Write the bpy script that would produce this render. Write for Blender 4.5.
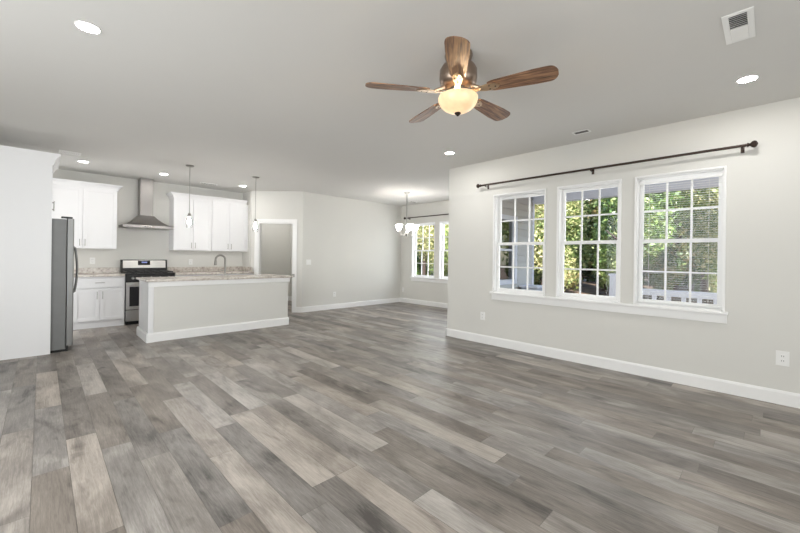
import bpy, bmesh, math, random
import numpy as np
from mathutils import Vector, Matrix
PI = math.pi
scene = bpy.context.scene
for o in list(bpy.data.objects):
    bpy.data.objects.remove(o)

# ------------------------------------------------------------------ camera
HC = 1.28                       # eye height
FW = Vector((0.70237, 0.71181, 0)); RT = Vector((0.71181, -0.70237, 0)); UP = Vector((0, 0, 1))
ROLL = 0.01308
cd = bpy.data.cameras.new('camera'); cam = bpy.data.objects.new('camera', cd)
scene.collection.objects.link(cam); scene.camera = cam
cd.sensor_width = 36; cd.sensor_fit = 'HORIZONTAL'
cd.lens = 363.15 / 800 * 36
cd.shift_y = (257.19 - 266.5) / 800
cd.clip_start = 0.05; cd.clip_end = 200
cx = RT * math.cos(ROLL) + UP * math.sin(ROLL)
cy = UP * math.cos(ROLL) - RT * math.sin(ROLL)
cz = -FW
cam.matrix_world = Matrix(((cx.x, cy.x, cz.x, 0), (cx.y, cy.y, cz.y, 0), (cx.z, cy.z, cz.z, HC), (0, 0, 0, 1)))

# ------------------------------------------------------------------ sky, sun, added fill lights, exposure
scene.view_settings.view_transform = 'Standard'
scene.view_settings.look = 'None'
scene.view_settings.exposure = 0.68
scene.view_settings.gamma = 1.0
scene.view_settings.use_curve_mapping = False
scene.cycles.use_denoising = True
scene.cycles.max_bounces = 10
scene.cycles.diffuse_bounces = 6
scene.cycles.transparent_max_bounces = 24
scene.cycles.sample_clamp_indirect = 6.0

w = bpy.data.worlds.new('sky'); scene.world = w; w.use_nodes = True
wn = w.node_tree.nodes; wl = w.node_tree.links
bg = wn['Background']
sky = wn.new('ShaderNodeTexSky'); sky.sky_type = 'NISHITA'; sky.sun_disc = False
sky.sun_elevation = math.radians(37); sky.sun_rotation = math.radians(225)
wl.new(sky.outputs[0], bg.inputs[0]); bg.inputs[1].default_value = 0.32

sd = bpy.data.lights.new('sun', 'SUN'); sd.energy = 8.5; sd.angle = math.radians(1.0); sd.color = (1, .95, .87)
sun = bpy.data.objects.new('sun', sd); scene.collection.objects.link(sun)
sun.rotation_euler = Vector((.64, .44, -.66)).to_track_quat('-Z', 'Y').to_euler()

def area(name, loc, dirv, sx, sy, energy, color=(1, 1, 1), spread=180):
    d = bpy.data.lights.new(name, 'AREA'); d.shape = 'RECTANGLE'; d.size = sx; d.size_y = sy
    d.energy = energy; d.color = color
    o = bpy.data.objects.new(name, d); scene.collection.objects.link(o)
    o.location = loc; o.rotation_euler = Vector(dirv).to_track_quat('-Z', 'Y').to_euler()
    d.spread = math.radians(spread)
    return o
XW = 4.9
# added fill lights at the closed rear and left walls, out of view
area('fill_rear', (1.6, -2.05, 1.4), (0, 1, 0), 5.4, 2.4, 15, (.95, .98, 1))
area('fill_rear_deep', (1.6, -2.04, 1.4), (.06, 1, .14), 6.0, 2.4, 11.5, (.95, .98, 1), 48)
area('fill_left', (-2.35, 2.9, 1.4), (1, .1, 0), 5.2, 2.4, 140, (.95, .98, 1))
# added area lights outside both window groups, strengthening the daylight indoors
area('fill_windows_right', (XW + .9, 1.57, 1.55), (-1, 0, -.12), 2.8, 1.5, 24, (.95, .98, 1))
area('fill_windows_dining', (7.9, 5.57, 1.5), (-1, 0, -.1), 2.8, 1.5, 55, (.95, .98, 1))
# added fill hidden behind the refrigerator to brighten the kitchen
area('fill_kitchen', (-.62, 7.64, 1.0), (1, .4, 0), .4, 1.8, 11, (.97, .99, 1))
# added upward-facing fill behind the camera to lift the ceiling
area('fill_upward', (.9, -1.0, 1.5), (0, .12, 1), 1.6, 1.2, 9, (.95, .98, 1))

# ------------------------------------------------------------------ materials
def srgb(r, g, b):
    f = lambda c: c / 12.92 if c <= .04045 else ((c + .055) / 1.055) ** 2.4
    return (f(r / 255), f(g / 255), f(b / 255), 1)
def new_mat(name):
    m = bpy.data.materials.new(name); m.use_nodes = True
    return m, m.node_tree.nodes, m.node_tree.links, m.node_tree.nodes['Principled BSDF']
def plain(name, col, rough=.5, metal=0, noise=0.0, nscale=20, spec=.5):
    m, n, l, b = new_mat(name)
    b.inputs['Base Color'].default_value = col
    b.inputs['Roughness'].default_value = rough; b.inputs['Metallic'].default_value = metal
    b.inputs['Specular IOR Level'].default_value = spec
    tc = n.new('ShaderNodeTexCoord'); nz = n.new('ShaderNodeTexNoise'); nz.inputs['Scale'].default_value = nscale
    l.new(tc.outputs['Object'], nz.inputs['Vector'])
    mx = n.new('ShaderNodeMix'); mx.data_type = 'RGBA'
    mx.inputs[6].default_value = tuple(c * (1 - noise) for c in col[:3]) + (1,)
    mx.inputs[7].default_value = tuple(min(1, c * (1 + noise)) for c in col[:3]) + (1,)
    l.new(nz.outputs['Fac'], mx.inputs[0]); l.new(mx.outputs[2], b.inputs['Base Color'])
    return m
def emit(name, col, strength):
    m, n, l, b = new_mat(name)
    b.inputs['Base Color'].default_value = col
    b.inputs['Emission Color'].default_value = col; b.inputs['Emission Strength'].default_value = strength
    return m
M = {}
M['wall'] = plain('wall_paint', srgb(221, 220, 215), .85, noise=.012, nscale=3, spec=.2)
M['ceiling'] = plain('ceiling_paint', srgb(219, 218, 215), .9, noise=.01, nscale=3, spec=.1)
M['white'] = plain('white_trim', srgb(243, 243, 242), .4, noise=.008)
M['cab'] = plain('white_cabinet', srgb(233, 233, 234), .35, noise=.006)
M['steel'] = plain('stainless', (.50, .49, .47, 1), .3, 1, noise=.06, nscale=14)
M['hood_steel'] = plain('hood_steel', (.29, .275, .265, 1), .4, 1, noise=.06, nscale=6)
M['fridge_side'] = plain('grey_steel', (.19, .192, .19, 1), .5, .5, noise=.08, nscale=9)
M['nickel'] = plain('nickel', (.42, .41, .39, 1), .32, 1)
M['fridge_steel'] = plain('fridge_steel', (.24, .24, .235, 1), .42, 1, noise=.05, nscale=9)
M['brass'] = plain('aged_brass_nickel', (.62, .48, .34, 1), .3, .9)
M['faucet'] = plain('faucet_nickel', (.26, .25, .23, 1), .35, 1)
M['antique'] = plain('antique_bronze_nickel', (.30, .23, .18, 1), .3, .9)
M['black'] = plain('black_enamel', (.012, .012, .013, 1), .25)
M['iron'] = plain('cast_iron', (.02, .02, .02, 1), .6)
M['darkglass'] = plain('oven_glass', (.01, .01, .012, 1), .06)
M['bronze'] = plain('bronze', (.055, .038, .03, 1), .4, .6)
M['plastic'] = plain('white_plastic', srgb(240, 240, 238), .4)
M['slot'] = plain('dark_slot', (.05, .05, .05, 1), .6)
M['ventgrey'] = plain('vent_shadow_grey', (.13, .125, .12, 1), .7)
M['siding'] = plain('siding', srgb(196, 195, 193), .6)
M['porchceil'] = plain('porch_ceiling', srgb(226, 228, 234), .6)
M['exttrim'] = plain('exterior_trim', srgb(225, 228, 240), .5)
M['deck'] = plain('deck_boards', srgb(168, 160, 154), .8, noise=.2, nscale=8)
M['plasticgrey'] = plain('outdoor_grey', srgb(190, 195, 205), .5)
M['downlight'] = emit('downlight_lens', (1, .97, .93, 1), 60)
M['bulb'] = emit('bulb_glow', (1, .97, .93, 1), 190)
M['shade'] = emit('chandelier_glass', (1, .97, .93, 1), 10)
M['display'] = emit('display_blue', (.25, .3, .65, 1), .16)

def glass(name, refl=.08, tint=(1, 1, 1, 1)):
    m, n, l, b = new_mat(name); n.remove(b)
    out = n['Material Output']; t = n.new('ShaderNodeBsdfTransparent'); t.inputs[0].default_value = tint
    g = n.new('ShaderNodeBsdfGlossy'); g.inputs['Roughness'].default_value = .02
    lw = n.new('ShaderNodeLayerWeight'); lw.inputs[0].default_value = .25
    mr = n.new('ShaderNodeMapRange'); mr.inputs['To Min'].default_value = refl * .4; mr.inputs['To Max'].default_value = min(1, refl * 3)
    mx = n.new('ShaderNodeMixShader')
    l.new(lw.outputs['Fresnel'], mr.inputs['Value']); l.new(mr.outputs[0], mx.inputs[0])
    l.new(t.outputs[0], mx.inputs[1]); l.new(g.outputs[0], mx.inputs[2]); l.new(mx.outputs[0], out.inputs[0])
    return m
M['pane'] = glass('window_glass', .025)
M['extpane'] = glass('porch_window_glass', .45, (.5, .55, .52, 1))
M['clear'] = glass('pendant_glass', .16)

def floor_mat():
    m, n, l, b = new_mat('vinyl_plank')
    at = n.new('ShaderNodeAttribute'); at.attribute_name = 'plank'
    sep = n.new('ShaderNodeSeparateColor'); l.new(at.outputs['Color'], sep.inputs[0])
    tc = n.new('ShaderNodeTexCoord')
    off = n.new('ShaderNodeVectorMath'); off.operation = 'MULTIPLY_ADD'
    comb = n.new('ShaderNodeCombineXYZ'); l.new(sep.outputs['Green'], comb.inputs[0]); l.new(sep.outputs['Green'], comb.inputs[1]); l.new(sep.outputs['Green'], comb.inputs[2])
    l.new(comb.outputs[0], off.inputs[0]); off.inputs[1].default_value = (37, 91, 53); l.new(tc.outputs['Object'], off.inputs[2])
    def noise(scale, sx, sy, detail, dist=0.0):
        mp = n.new('ShaderNodeMapping'); mp.inputs['Scale'].default_value = (sx, sy, 1)
        l.new(off.outputs[0], mp.inputs['Vector'])
        z = n.new('ShaderNodeTexNoise'); z.inputs['Scale'].default_value = scale; z.inputs['Detail'].default_value = detail
        z.inputs['Distortion'].default_value = dist
        l.new(mp.outputs[0], z.inputs['Vector']); return z.outputs['Fac']
    grain = noise(12, 9, .5, 8, .9); cloud = noise(2.2, 2.0, .8, 4, .8); fine = noise(60, 10, .5, 4)
    def math_(op, a, c, clamp=False):
        x = n.new('ShaderNodeMath'); x.operation = op; x.use_clamp = clamp
        for i, v in enumerate((a, c)):
            if isinstance(v, (int, float)): x.inputs[i].default_value = v
            else: l.new(v, x.inputs[i])
        return x.outputs[0]
    s = math_('ADD', math_('ADD', math_('MULTIPLY', sep.outputs['Red'], .62), .19), math_('MULTIPLY', math_('SUBTRACT', grain, .5), .62))
    s = math_('ADD', s, math_('MULTIPLY', math_('SUBTRACT', cloud, .5), 1.1))
    knot = noise(2.4, 2.6, .75, 5, 1.1); stain = n.new('ShaderNodeMapRange'); stain.inputs['From Min'].default_value = .56; stain.inputs['From Max'].default_value = .74; l.new(knot, stain.inputs['Value'])
    s = math_('SUBTRACT', s, math_('MULTIPLY', stain.outputs[0], .32))
    s = math_('ADD', s, math_('MULTIPLY', math_('SUBTRACT', fine, .5), .34), True)
    r = n.new('ShaderNodeValToRGB'); e = r.color_ramp.elements
    e[0].position = 0; e[0].color = srgb(80, 74, 69); e[1].position = 1; e[1].color = srgb(196, 187, 178)
    a = r.color_ramp.elements.new(.5); a.color = srgb(142, 134, 126)
    l.new(s, r.inputs[0])
    # the hue of a plank: a little warmer or greyer
    hs = n.new('ShaderNodeHueSaturation'); l.new(r.outputs[0], hs.inputs['Color'])
    l.new(math_('ADD', math_('MULTIPLY', sep.outputs['Blue'], .5), .62), hs.inputs['Saturation'])
    l.new(hs.outputs[0], b.inputs['Base Color'])
    rr = n.new('ShaderNodeMapRange'); rr.inputs['To Min'].default_value = .34; rr.inputs['To Max'].default_value = .48
    l.new(grain, rr.inputs['Value']); l.new(rr.outputs[0], b.inputs['Roughness'])
    b.inputs['Specular IOR Level'].default_value = .4
    bp = n.new('ShaderNodeBump'); bp.inputs['Strength'].default_value = .08; bp.inputs['Distance'].default_value = .002
    l.new(fine, bp.inputs['Height']); l.new(bp.outputs[0], b.inputs['Normal'])
    return m
M['floor'] = floor_mat()

def granite():
    m, n, l, b = new_mat('granite')
    tc = n.new('ShaderNodeTexCoord')
    v = n.new('ShaderNodeTexNoise'); v.inputs['Scale'].default_value = 26; v.inputs['Detail'].default_value = 5; l.new(tc.outputs['Object'], v.inputs['Vector'])
    v2 = n.new('ShaderNodeTexNoise'); v2.inputs['Scale'].default_value = 7; v2.inputs['Detail'].default_value = 4; v2.inputs['Distortion'].default_value = 1; l.new(tc.outputs['Object'], v2.inputs['Vector'])
    ad = n.new('ShaderNodeMix'); ad.inputs[0].default_value = .45; l.new(v.outputs['Fac'], ad.inputs[2]); l.new(v2.outputs['Fac'], ad.inputs[3])
    r = n.new('ShaderNodeValToRGB'); e = r.color_ramp.elements
    e[0].position = .34; e[0].color = srgb(148, 138, 130); e[1].position = .62; e[1].color = srgb(222, 216, 208)
    x = e.new(.46); x.color = srgb(196, 186, 177); x = e.new(.52); x.color = srgb(206, 199, 191)
    l.new(ad.outputs[0], r.inputs[0]); l.new(r.outputs[0], b.inputs['Base Color'])
    b.inputs['Roughness'].default_value = .18
    return m
M['granite'] = granite()

def wood_blade():
    m, n, l, b = new_mat('blade_wood')
    tc = n.new('ShaderNodeTexCoord'); mp = n.new('ShaderNodeMapping'); mp.inputs['Scale'].default_value = (2.2, 26, 8)
    l.new(tc.outputs['Object'], mp.inputs[0])
    z = n.new('ShaderNodeTexNoise'); z.inputs['Scale'].default_value = 2.4; z.inputs['Detail'].default_value = 6; z.inputs['Distortion'].default_value = .8
    l.new(mp.outputs[0], z.inputs['Vector'])
    r = n.new('ShaderNodeValToRGB'); e = r.color_ramp.elements
    e[0].position = .34; e[0].color = srgb(72, 50, 38); e[1].position = .68; e[1].color = srgb(168, 130, 98)
    x = e.new(.5); x.color = srgb(120, 88, 66)
    l.new(z.outputs['Fac'], r.inputs[0]); l.new(r.outputs[0], b.inputs['Base Color']); b.inputs['Roughness'].default_value = .45
    return m
M['blade'] = wood_blade()

def bowl_glass():
    m, n, l, b = new_mat('alabaster_bowl')
    tc = n.new('ShaderNodeTexCoord'); z = n.new('ShaderNodeTexNoise'); z.inputs['Scale'].default_value = 9; z.inputs['Detail'].default_value = 3
    l.new(tc.outputs['Object'], z.inputs['Vector'])
    r = n.new('ShaderNodeValToRGB'); e = r.color_ramp.elements
    e[0].position = .35; e[0].color = (1, .55, .30, 1); e[1].position = .62; e[1].color = (1, .80, .45, 1)
    l.new(z.outputs['Fac'], r.inputs[0]); l.new(r.outputs[0], b.inputs['Emission Color']); b.inputs['Base Color'].default_value = (.3, .22, .15, 1)
    b.inputs['Emission Strength'].default_value = .62
    b.inputs['Roughness'].default_value = .3
    return m
M['bowl'] = bowl_glass()

def leafmat(name, cols):
    m, n, l, b = new_mat(name)
    at = n.new('ShaderNodeAttribute'); at.attribute_name = 'leaf'
    r = n.new('ShaderNodeValToRGB'); e = r.color_ramp.elements
    e[0].position = 0; e[0].color = cols[0]; e[1].position = 1; e[1].color = cols[-1]
    for i, c in enumerate(cols[1:-1]):
        x = e.new((i + 1) / (len(cols) - 1)); x.color = c
    l.new(at.outputs['Fac'], r.inputs[0])
    n.remove(b)
    d = n.new('ShaderNodeBsdfDiffuse'); t = n.new('ShaderNodeBsdfTranslucent'); g = n.new('ShaderNodeBsdfGlossy'); g.inputs['Roughness'].default_value = .45
    mx = n.new('ShaderNodeMixShader'); mx.inputs[0].default_value = .35; mg = n.new('ShaderNodeMixShader'); mg.inputs[0].default_value = .06
    for q in (d, t): l.new(r.outputs[0], q.inputs[0])
    l.new(d.outputs[0], mx.inputs[1]); l.new(t.outputs[0], mx.inputs[2]); l.new(mx.outputs[0], mg.inputs[1]); l.new(g.outputs[0], mg.inputs[2])
    l.new(mg.outputs[0], n['Material Output'].inputs[0])
    return m
M['leaf_green'] = leafmat('leaves_green', [srgb(52, 84, 46), srgb(92, 126, 66), srgb(146, 168, 96), srgb(214, 214, 156)])  # palest tones of these ramps put sunlit highlights into the leaf colour
M['leaf_pale'] = leafmat('leaves_pale', [srgb(72, 100, 56), srgb(132, 152, 90), srgb(206, 202, 150), srgb(228, 206, 178)])
M['leaf_dark'] = leafmat('leaves_dark', [srgb(40, 62, 36), srgb(72, 100, 54), srgb(118, 136, 78), srgb(176, 152, 108)])
M['bark'] = plain('bark', srgb(66, 56, 50), .9, noise=.3, nscale=9)

def ground_mat():
    m, n, l, b = new_mat('leaf_litter')
    tc = n.new('ShaderNodeTexCoord'); z = n.new('ShaderNodeTexNoise'); z.inputs['Scale'].default_value = 3.2; z.inputs['Detail'].default_value = 8
    l.new(tc.outputs['Object'], z.inputs['Vector'])
    r = n.new('ShaderNodeValToRGB'); e = r.color_ramp.elements
    e[0].position = .3; e[0].color = srgb(62, 52, 44); e[1].position = .7; e[1].color = srgb(138, 116, 98)
    x = e.new(.5); x.color = srgb(98, 82, 68)
    l.new(z.outputs['Fac'], r.inputs[0]); l.new(r.outputs[0], b.inputs['Base Color']); b.inputs['Roughness'].default_value = .95
    return m
M['ground'] = ground_mat()
M['path'] = plain('grey_drive', srgb(112, 105, 100), .9, noise=.12, nscale=5)

# ------------------------------------------------------------------ builders
ORI = {}
COL = scene.collection
def root_of(p): return ORI.get(p.name, Vector((0, 0, 0)))
class MB:
    def __init__(s): s.bm = bmesh.new()
    def _add(s, verts, faces):
        vs = [s.bm.verts.new(v) for v in verts]
        for f in faces:
            try: s.bm.faces.new([vs[i] for i in f])
            except ValueError: pass
        return vs
    def box(s, x0, x1, y0, y1, z0, z1, bev=0):
        if x0 > x1: x0, x1 = x1, x0
        if y0 > y1: y0, y1 = y1, y0
        if z0 > z1: z0, z1 = z1, z0
        t = bmesh.new()
        vs = [t.verts.new((x, y, z)) for x in (x0, x1) for y in (y0, y1) for z in (z0, z1)]
        for f in ((0, 1, 3, 2), (4, 6, 7, 5), (0, 4, 5, 1), (2, 3, 7, 6), (0, 2, 6, 4), (1, 5, 7, 3)):
            t.faces.new([vs[i] for i in f])
        if bev:
            bmesh.ops.bevel(t, geom=t.edges[:] + t.verts[:], offset=bev, segments=2, profile=.5, affect='EDGES')
        s.merge(t); return s
    def merge(s, t, mat=None):
        t.verts.index_update(); mp = {}
        for v in t.verts: mp[v.index] = s.bm.verts.new(mat @ v.co if mat else v.co)
        for f in t.faces:
            try: s.bm.faces.new([mp[v.index] for v in f.verts])
            except ValueError: pass
        t.free()
    def tube(s, pts, r, seg=10, cap=True):
        pts = [Vector(p) for p in pts]; n = len(pts)
        rs = r if isinstance(r, (list, tuple)) else [r] * n
        rings = []; prev = None
        for i, p in enumerate(pts):
            d = (pts[min(i + 1, n - 1)] - pts[max(i - 1, 0)]).normalized()
            if prev is None:
                a = Vector((0, 0, 1)) if abs(d.z) < .9 else Vector((1, 0, 0))
                u = d.cross(a).normalized()
            else:
                u = (prev - d * prev.dot(d)).normalized()
            prev = u; v = d.cross(u)
            rings.append([s.bm.verts.new(p + (u * math.cos(2 * PI * k / seg) + v * math.sin(2 * PI * k / seg)) * rs[i]) for k in range(seg)])
        for a, b in zip(rings, rings[1:]):
            for k in range(seg): s.bm.faces.new((a[k], a[(k + 1) % seg], b[(k + 1) % seg], b[k]))
        if cap:
            s.bm.faces.new(rings[0][::-1]); s.bm.faces.new(rings[-1])
        return s
    def lathe(s, prof, c=(0, 0, 0), seg=32, axis='Z'):
        c = Vector(c); rings = []
        for r, z in prof:
            ring = []
            for k in range(seg):
                a = 2 * PI * k / seg; p = Vector((r * math.cos(a), r * math.sin(a), z))
                if axis == 'X': p = Vector((p.z, p.x, p.y))
                if axis == 'Y': p = Vector((p.x, p.z, p.y))
                ring.append(s.bm.verts.new(c + p))
            rings.append(ring)
        for a, b in zip(rings, rings[1:]):
            for k in range(seg): s.bm.faces.new((a[k], a[(k + 1) % seg], b[(k + 1) % seg], b[k]))
        if prof[0][0] > 0: s.bm.faces.new(rings[0][::-1])
        if prof[-1][0] > 0: s.bm.faces.new(rings[-1])
        return s
    def extrude(s, poly, d):
        d = Vector(d); a = [s.bm.verts.new(p) for p in poly]; b = [s.bm.verts.new(Vector(p) + d) for p in poly]
        n = len(poly)
        s.bm.faces.new(a[::-1]); s.bm.faces.new(b)
        for k in range(n): s.bm.faces.new((a[k], a[(k + 1) % n], b[(k + 1) % n], b[k]))
        return s
    def build(s, name, mat, parent=None, smooth=False, weld=True):
        if weld and smooth: bmesh.ops.remove_doubles(s.bm, verts=s.bm.verts, dist=1e-5)
        bmesh.ops.recalc_face_normals(s.bm, faces=s.bm.faces)
        me = bpy.data.meshes.new(name)
        if parent is not None:
            bmesh.ops.translate(s.bm, verts=s.bm.verts, vec=-root_of(parent))
        s.bm.to_mesh(me); s.bm.free()
        me.materials.append(mat)
        if smooth:
            me.polygons.foreach_set('use_smooth', [True] * len(me.polygons))
            me.set_sharp_from_angle(angle=math.radians(38))
        o = bpy.data.objects.new(name, me); COL.objects.link(o)
        if parent is not None:
            o.parent = parent; ORI[o.name] = root_of(parent)
        return o
def B(*a, **k): return MB().box(*a, **k)
def thing(name, label, cat, loc=(0, 0, 0), group=None):
    o = bpy.data.objects.new(name, None); COL.objects.link(o); o.empty_display_size = .1
    o.location = loc; ORI[o.name] = Vector(loc); o['label'] = label; o['category'] = cat
    if group: o['group'] = group
    return o
def tag(o, label, cat, group=None, kind=None):
    o['label'] = label; o['category'] = cat
    if group: o['group'] = group
    if kind: o['kind'] = kind
    return o
def struct(name, mb, mat):
    o = mb.build(name, mat); o['kind'] = 'structure'; return o
def struct_root(name, loc=(0, 0, 0)):
    o = bpy.data.objects.new(name, None); COL.objects.link(o); o['kind'] = 'structure'; o.location = loc; ORI[o.name] = Vector(loc); return o
def copy_tree(o, parent=None):
    c = o.copy(); COL.objects.link(c)
    if parent: c.parent = parent
    for ch in list(o.children): copy_tree(ch, c)
    return c
def dup(o, loc, label=None, rotz=None):
    c = copy_tree(o); c.location = loc
    if label: c['label'] = label
    if rotz is not None: c.rotation_euler.z = rotz
    return c

# ------------------------------------------------------------------ the room
H = 2.74
XR = 4.752; XL = -2.4; YB = -2.1
YD = 7.40; XD = 7.33; YK = 8.72; XKL = -.66; XS = 3.37
A = Vector((4.20, 7.40, 0)); Bp = Vector((3.37, 8.219, 0))      # the two ends of the diagonal pantry wall
T = .14

# floor of individual planks (one mesh)
PW = .158; PL = 1.24; X0 = .13
SAMP = [(0.187,2.655,.9),(0.014,5.317,.75),(0.413,4.785,.75),(0.613,4.443,.7),(0.273,3.765,.2),(0.577,3.315,.2),(0.435,3.447,.25),(0.025,2.726,.4),(0.014,3.933,.4),(-0.166,4.61,.35),(-0.16,3.614,.7),(0.452,2.576,.85),(0.34,2.619,.4),(0.24,2.0,.2),(0.942,4.901,.3),(0.961,3.901,.65),(0.533,2.405,.55),(0.639,2.441,.35),(-0.11,2.853,.45),(-0.098,2.571,.6),(1.11,2.31,.85),(1.318,3.15,.8),(1.1,3.36,.3),(1.021,2.232,.3),(1.173,1.525,.25),(1.381,1.894,.7),(0.804,2.286,.8),(0.745,1.799,.7),(1.687,2.281,.85),(1.937,3.231,.7),(1.78,3.538,.7),(1.504,2.547,.35),(1.255,1.342,.7),(1.6,1.6,.35),(0.648,2.135,.25),(0.882,2.834,.6),(2.53,0.353,.7),(1.75,1.216,.2),(2.037,1.776,.7),(2.592,1.153,.45),(2.38,2.022,.65),(3.085,0.798,.6),(3.563,1.301,.25),(2.678,0.154,.5),(3.259,0.43,.3),(3.527,0.876,.4),(4.274,-0.08,.2),(4.364,2.81,.3),(4.103,1.836,.25),(4.076,1.195,.3),(3.984,0.749,.25),(3.439,2.341,.4),(3.378,4.491,.35),(3.373,3.04,.45),(2.653,4.71,.45)]
JOINT = [(0.213,3.359),(0.413,3.041),(0.6,3.959),(1.1,1.759),(1.602,1.818),(0.784,2.456),(2.098,2.429),(0.69,1.797),(1.52,1.296),(1.3,3.0)]
def rowof(x): return math.floor((x - X0) / PW)
rnd = random.Random(11)
joff = {rowof(x): y % PL for x, y in JOINT}
def build_floor():
    verts, faces, cols = [], [], []
    r0, r1 = rowof(XL), rowof(8.2)
    smp = {}
    for x, y, t in SAMP: smp.setdefault(rowof(x), []).append((y, t))
    for r in range(r0, r1 + 1):
        off = joff.get(r, rnd.uniform(0, PL))
        xa, xb = X0 + r * PW, X0 + (r + 1) * PW
        y = YB - 1 - PL + off % PL; y = math.floor((YB - off) / PL) * PL + off
        while y < 10.4:
            t = min(.9, max(.1, rnd.gauss(.42, .2)))
            for sy, st in smp.get(r, []):
                if y <= sy < y + PL: t = st
            a, b = xa, min(xb, 8.2); c, d = max(y, YB - .3), min(y + PL, 10.3)
            if d > c:
                i = len(verts); g = .001
                verts += [(a + g, c + g, 0), (b - g, c + g, 0), (b - g, d - g, 0), (a + g, d - g, 0)]
                faces.append((i, i + 1, i + 2, i + 3)); cols.append((t, rnd.random(), rnd.random(), 1))
            y += PL
    # the core under the planks, seen only in the hairline joints
    i = len(verts)
    verts += [(XL - .3, YB - .3, -.004), (8.2, YB - .3, -.004), (8.2, 10.3, -.004), (XL - .3, 10.3, -.004), (XL - .3, YB - .3, -.1), (8.2, YB - .3, -.1), (8.2, 10.3, -.1), (XL - .3, 10.3, -.1)]
    for f in ((0, 1, 2, 3), (7, 6, 5, 4), (0, 4, 5, 1), (1, 5, 6, 2), (2, 6, 7, 3), (3, 7, 4, 0)):
        faces.append(tuple(i + k for k in f)); cols.append((0.05, .5, .5, 1))
    me = bpy.data.meshes.new('floor'); me.from_pydata(verts, [], faces)
    at = me.color_attributes.new('plank', 'FLOAT_COLOR', 'CORNER')
    arr = []
    for p in me.polygons: arr += list(cols[p.index]) * len(p.loop_indices)
    at.data.foreach_set('color', arr)
    me.materials.append(M['floor']); o = bpy.data.objects.new('floor', me); COL.objects.link(o); o['kind'] = 'structure'
# keep the planks inside the house
build_floor()

struct('ceiling', B(XL - .2, 7.6, YB - .2, 10.3, H, H + .2), M['ceiling'])

# windows in the right wall: outer casing (y0, y1)
WZ0, WZ1 = .79, 2.215
WINR = [(2.07, 2.855), (1.19, 1.925), (.29, 1.06)]
def wall_with_holes_x(name, x0, x1, ya, yb, holes, z1=H, mat=None):
    m = MB(); ys = ya
    for (h0, h1, z0, zt) in sorted(holes):
        m.box(x0, x1, ys, h0, 0, z1); m.box(x0, x1, h0, h1, 0, z0); m.box(x0, x1, h0, h1, zt, z1); ys = h1
    m.box(x0, x1, ys, yb, 0, z1)
    return struct(name, m, mat or M['wall'])
CW = .02
holes = [(a + CW, b - CW, WZ0, WZ1 - CW) for a, b in WINR]
wall_with_holes_x('wall_right', XR, XR + T, YB, 3.69, holes)
WIND = [(6.13, 6.95), (5.16, 5.98), (4.19, 5.01)]
holesd = [(a + CW, b - CW, WZ0 - .05, WZ1 - CW) for a, b in WIND]
wall_with_holes_x('wall_dining_right', XD, XD + T, 3.69, YD + .14, holesd)
# dining side wall towards the porch, with a window of its own
SW0, SW1 = 6.02, 6.72
m = MB(); m.box(XR + T, SW0, 3.55, 3.69, 0, H); m.box(SW0, SW1, 3.55, 3.69, 0, .85); m.box(SW0, SW1, 3.55, 3.69, 2.05, H); m.box(SW1, XD + T, 3.55, 3.69, 0, H)
struct('wall_dining_near', m, M['wall'])
struct('wall_dining_back', B(A.x, XD + T, YD, YD + T, 0, H), M['wall'])
struct('wall_kitchen_back', B(XKL - T, XS + T, YK, YK + T, 0, H), M['wall'])
struct('wall_kitchen_left', B(XKL - T, XKL, 6.37, YK, 0, H), M['wall'])
struct('wall_stub_left', B(XL - T, XKL - T, 6.37, 6.37 + T, 0, H), M['wall'])
struct('wall_left', B(XL - T, XL, YB, 6.37, 0, H), M['wall'])
struct('wall_rear', B(XL - T, XR + T, YB - T, YB, 0, H), M['wall'])
# diagonal wall
DD = (Bp - A).normalized(); DL = (Bp - A).length; DN = Vector((DD.y, -DD.x, 0))    # DN points into the pantry
if DN.dot(FW) < 0: DN = -DN
def dpt(s, n, z): p = A + DD * s + DN * n; return (p.x, p.y, z)
def dbox(m, s0, s1, n0, n1, z0, z1):
    m.extrude([dpt(s0, n0, z0), dpt(s1, n0, z0), dpt(s1, n1, z0), dpt(s0, n1, z0)], (0, 0, z1 - z0)); return m
DO0, DO1, DOH = .21, .995, 2.02
m = MB(); dbox(m, 0, DO0, 0, .12, 0, H); dbox(m, DO1, DL, 0, .12, 0, H); dbox(m, DO0, DO1, 0, .12, DOH, H)
struct('wall_pantry_diagonal', m, M['wall'])
struct('wall_kitchen_right', B(XS, XS + .12, Bp.y + .05, YK, 0, H), M['wall'])
struct('wall_pantry_back', B(XS, 5.6, 9.6, 9.74, 0, H), M['wall'])
struct('wall_pantry_right', B(5.06, 5.2, YD + T, 9.6, 0, H), M['wall'])
struct('wall_pantry_left', B(XS, XS + .12, YK, 9.6, 0, H), M['wall'])
# door frame (no leaf shows)
d1 = struct_root('door_1', (A.x, A.y, 0))
m = MB(); cw = .085
dbox(m, DO0 - cw, DO0, -.02, 0, 0, DOH + cw); dbox(m, DO1, DO1 + cw, -.02, 0, 0, DOH + cw); dbox(m, DO0, DO1, -.02, 0, DOH, DOH + cw)
m.build('casing', M['white'], d1)
m = MB(); dbox(m, DO0, DO0 + .018, 0, .12, 0, DOH); dbox(m, DO1 - .018, DO1, 0, .12, 0, DOH); dbox(m, DO0, DO1, 0, .12, DOH - .018, DOH)
m.build('jamb', M['white'], d1)
m = MB(); dbox(m, DO0 - .045, DO0 + .012, -.028, -.018, .80, .87)
c = Vector(dpt(DO0 - .01, -.02, .835)); m.tube([c, c - DN * .035, c - DN * .045], [.012, .012, .022], 12)
m.build('latch', M['nickel'], d1, True)

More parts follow.
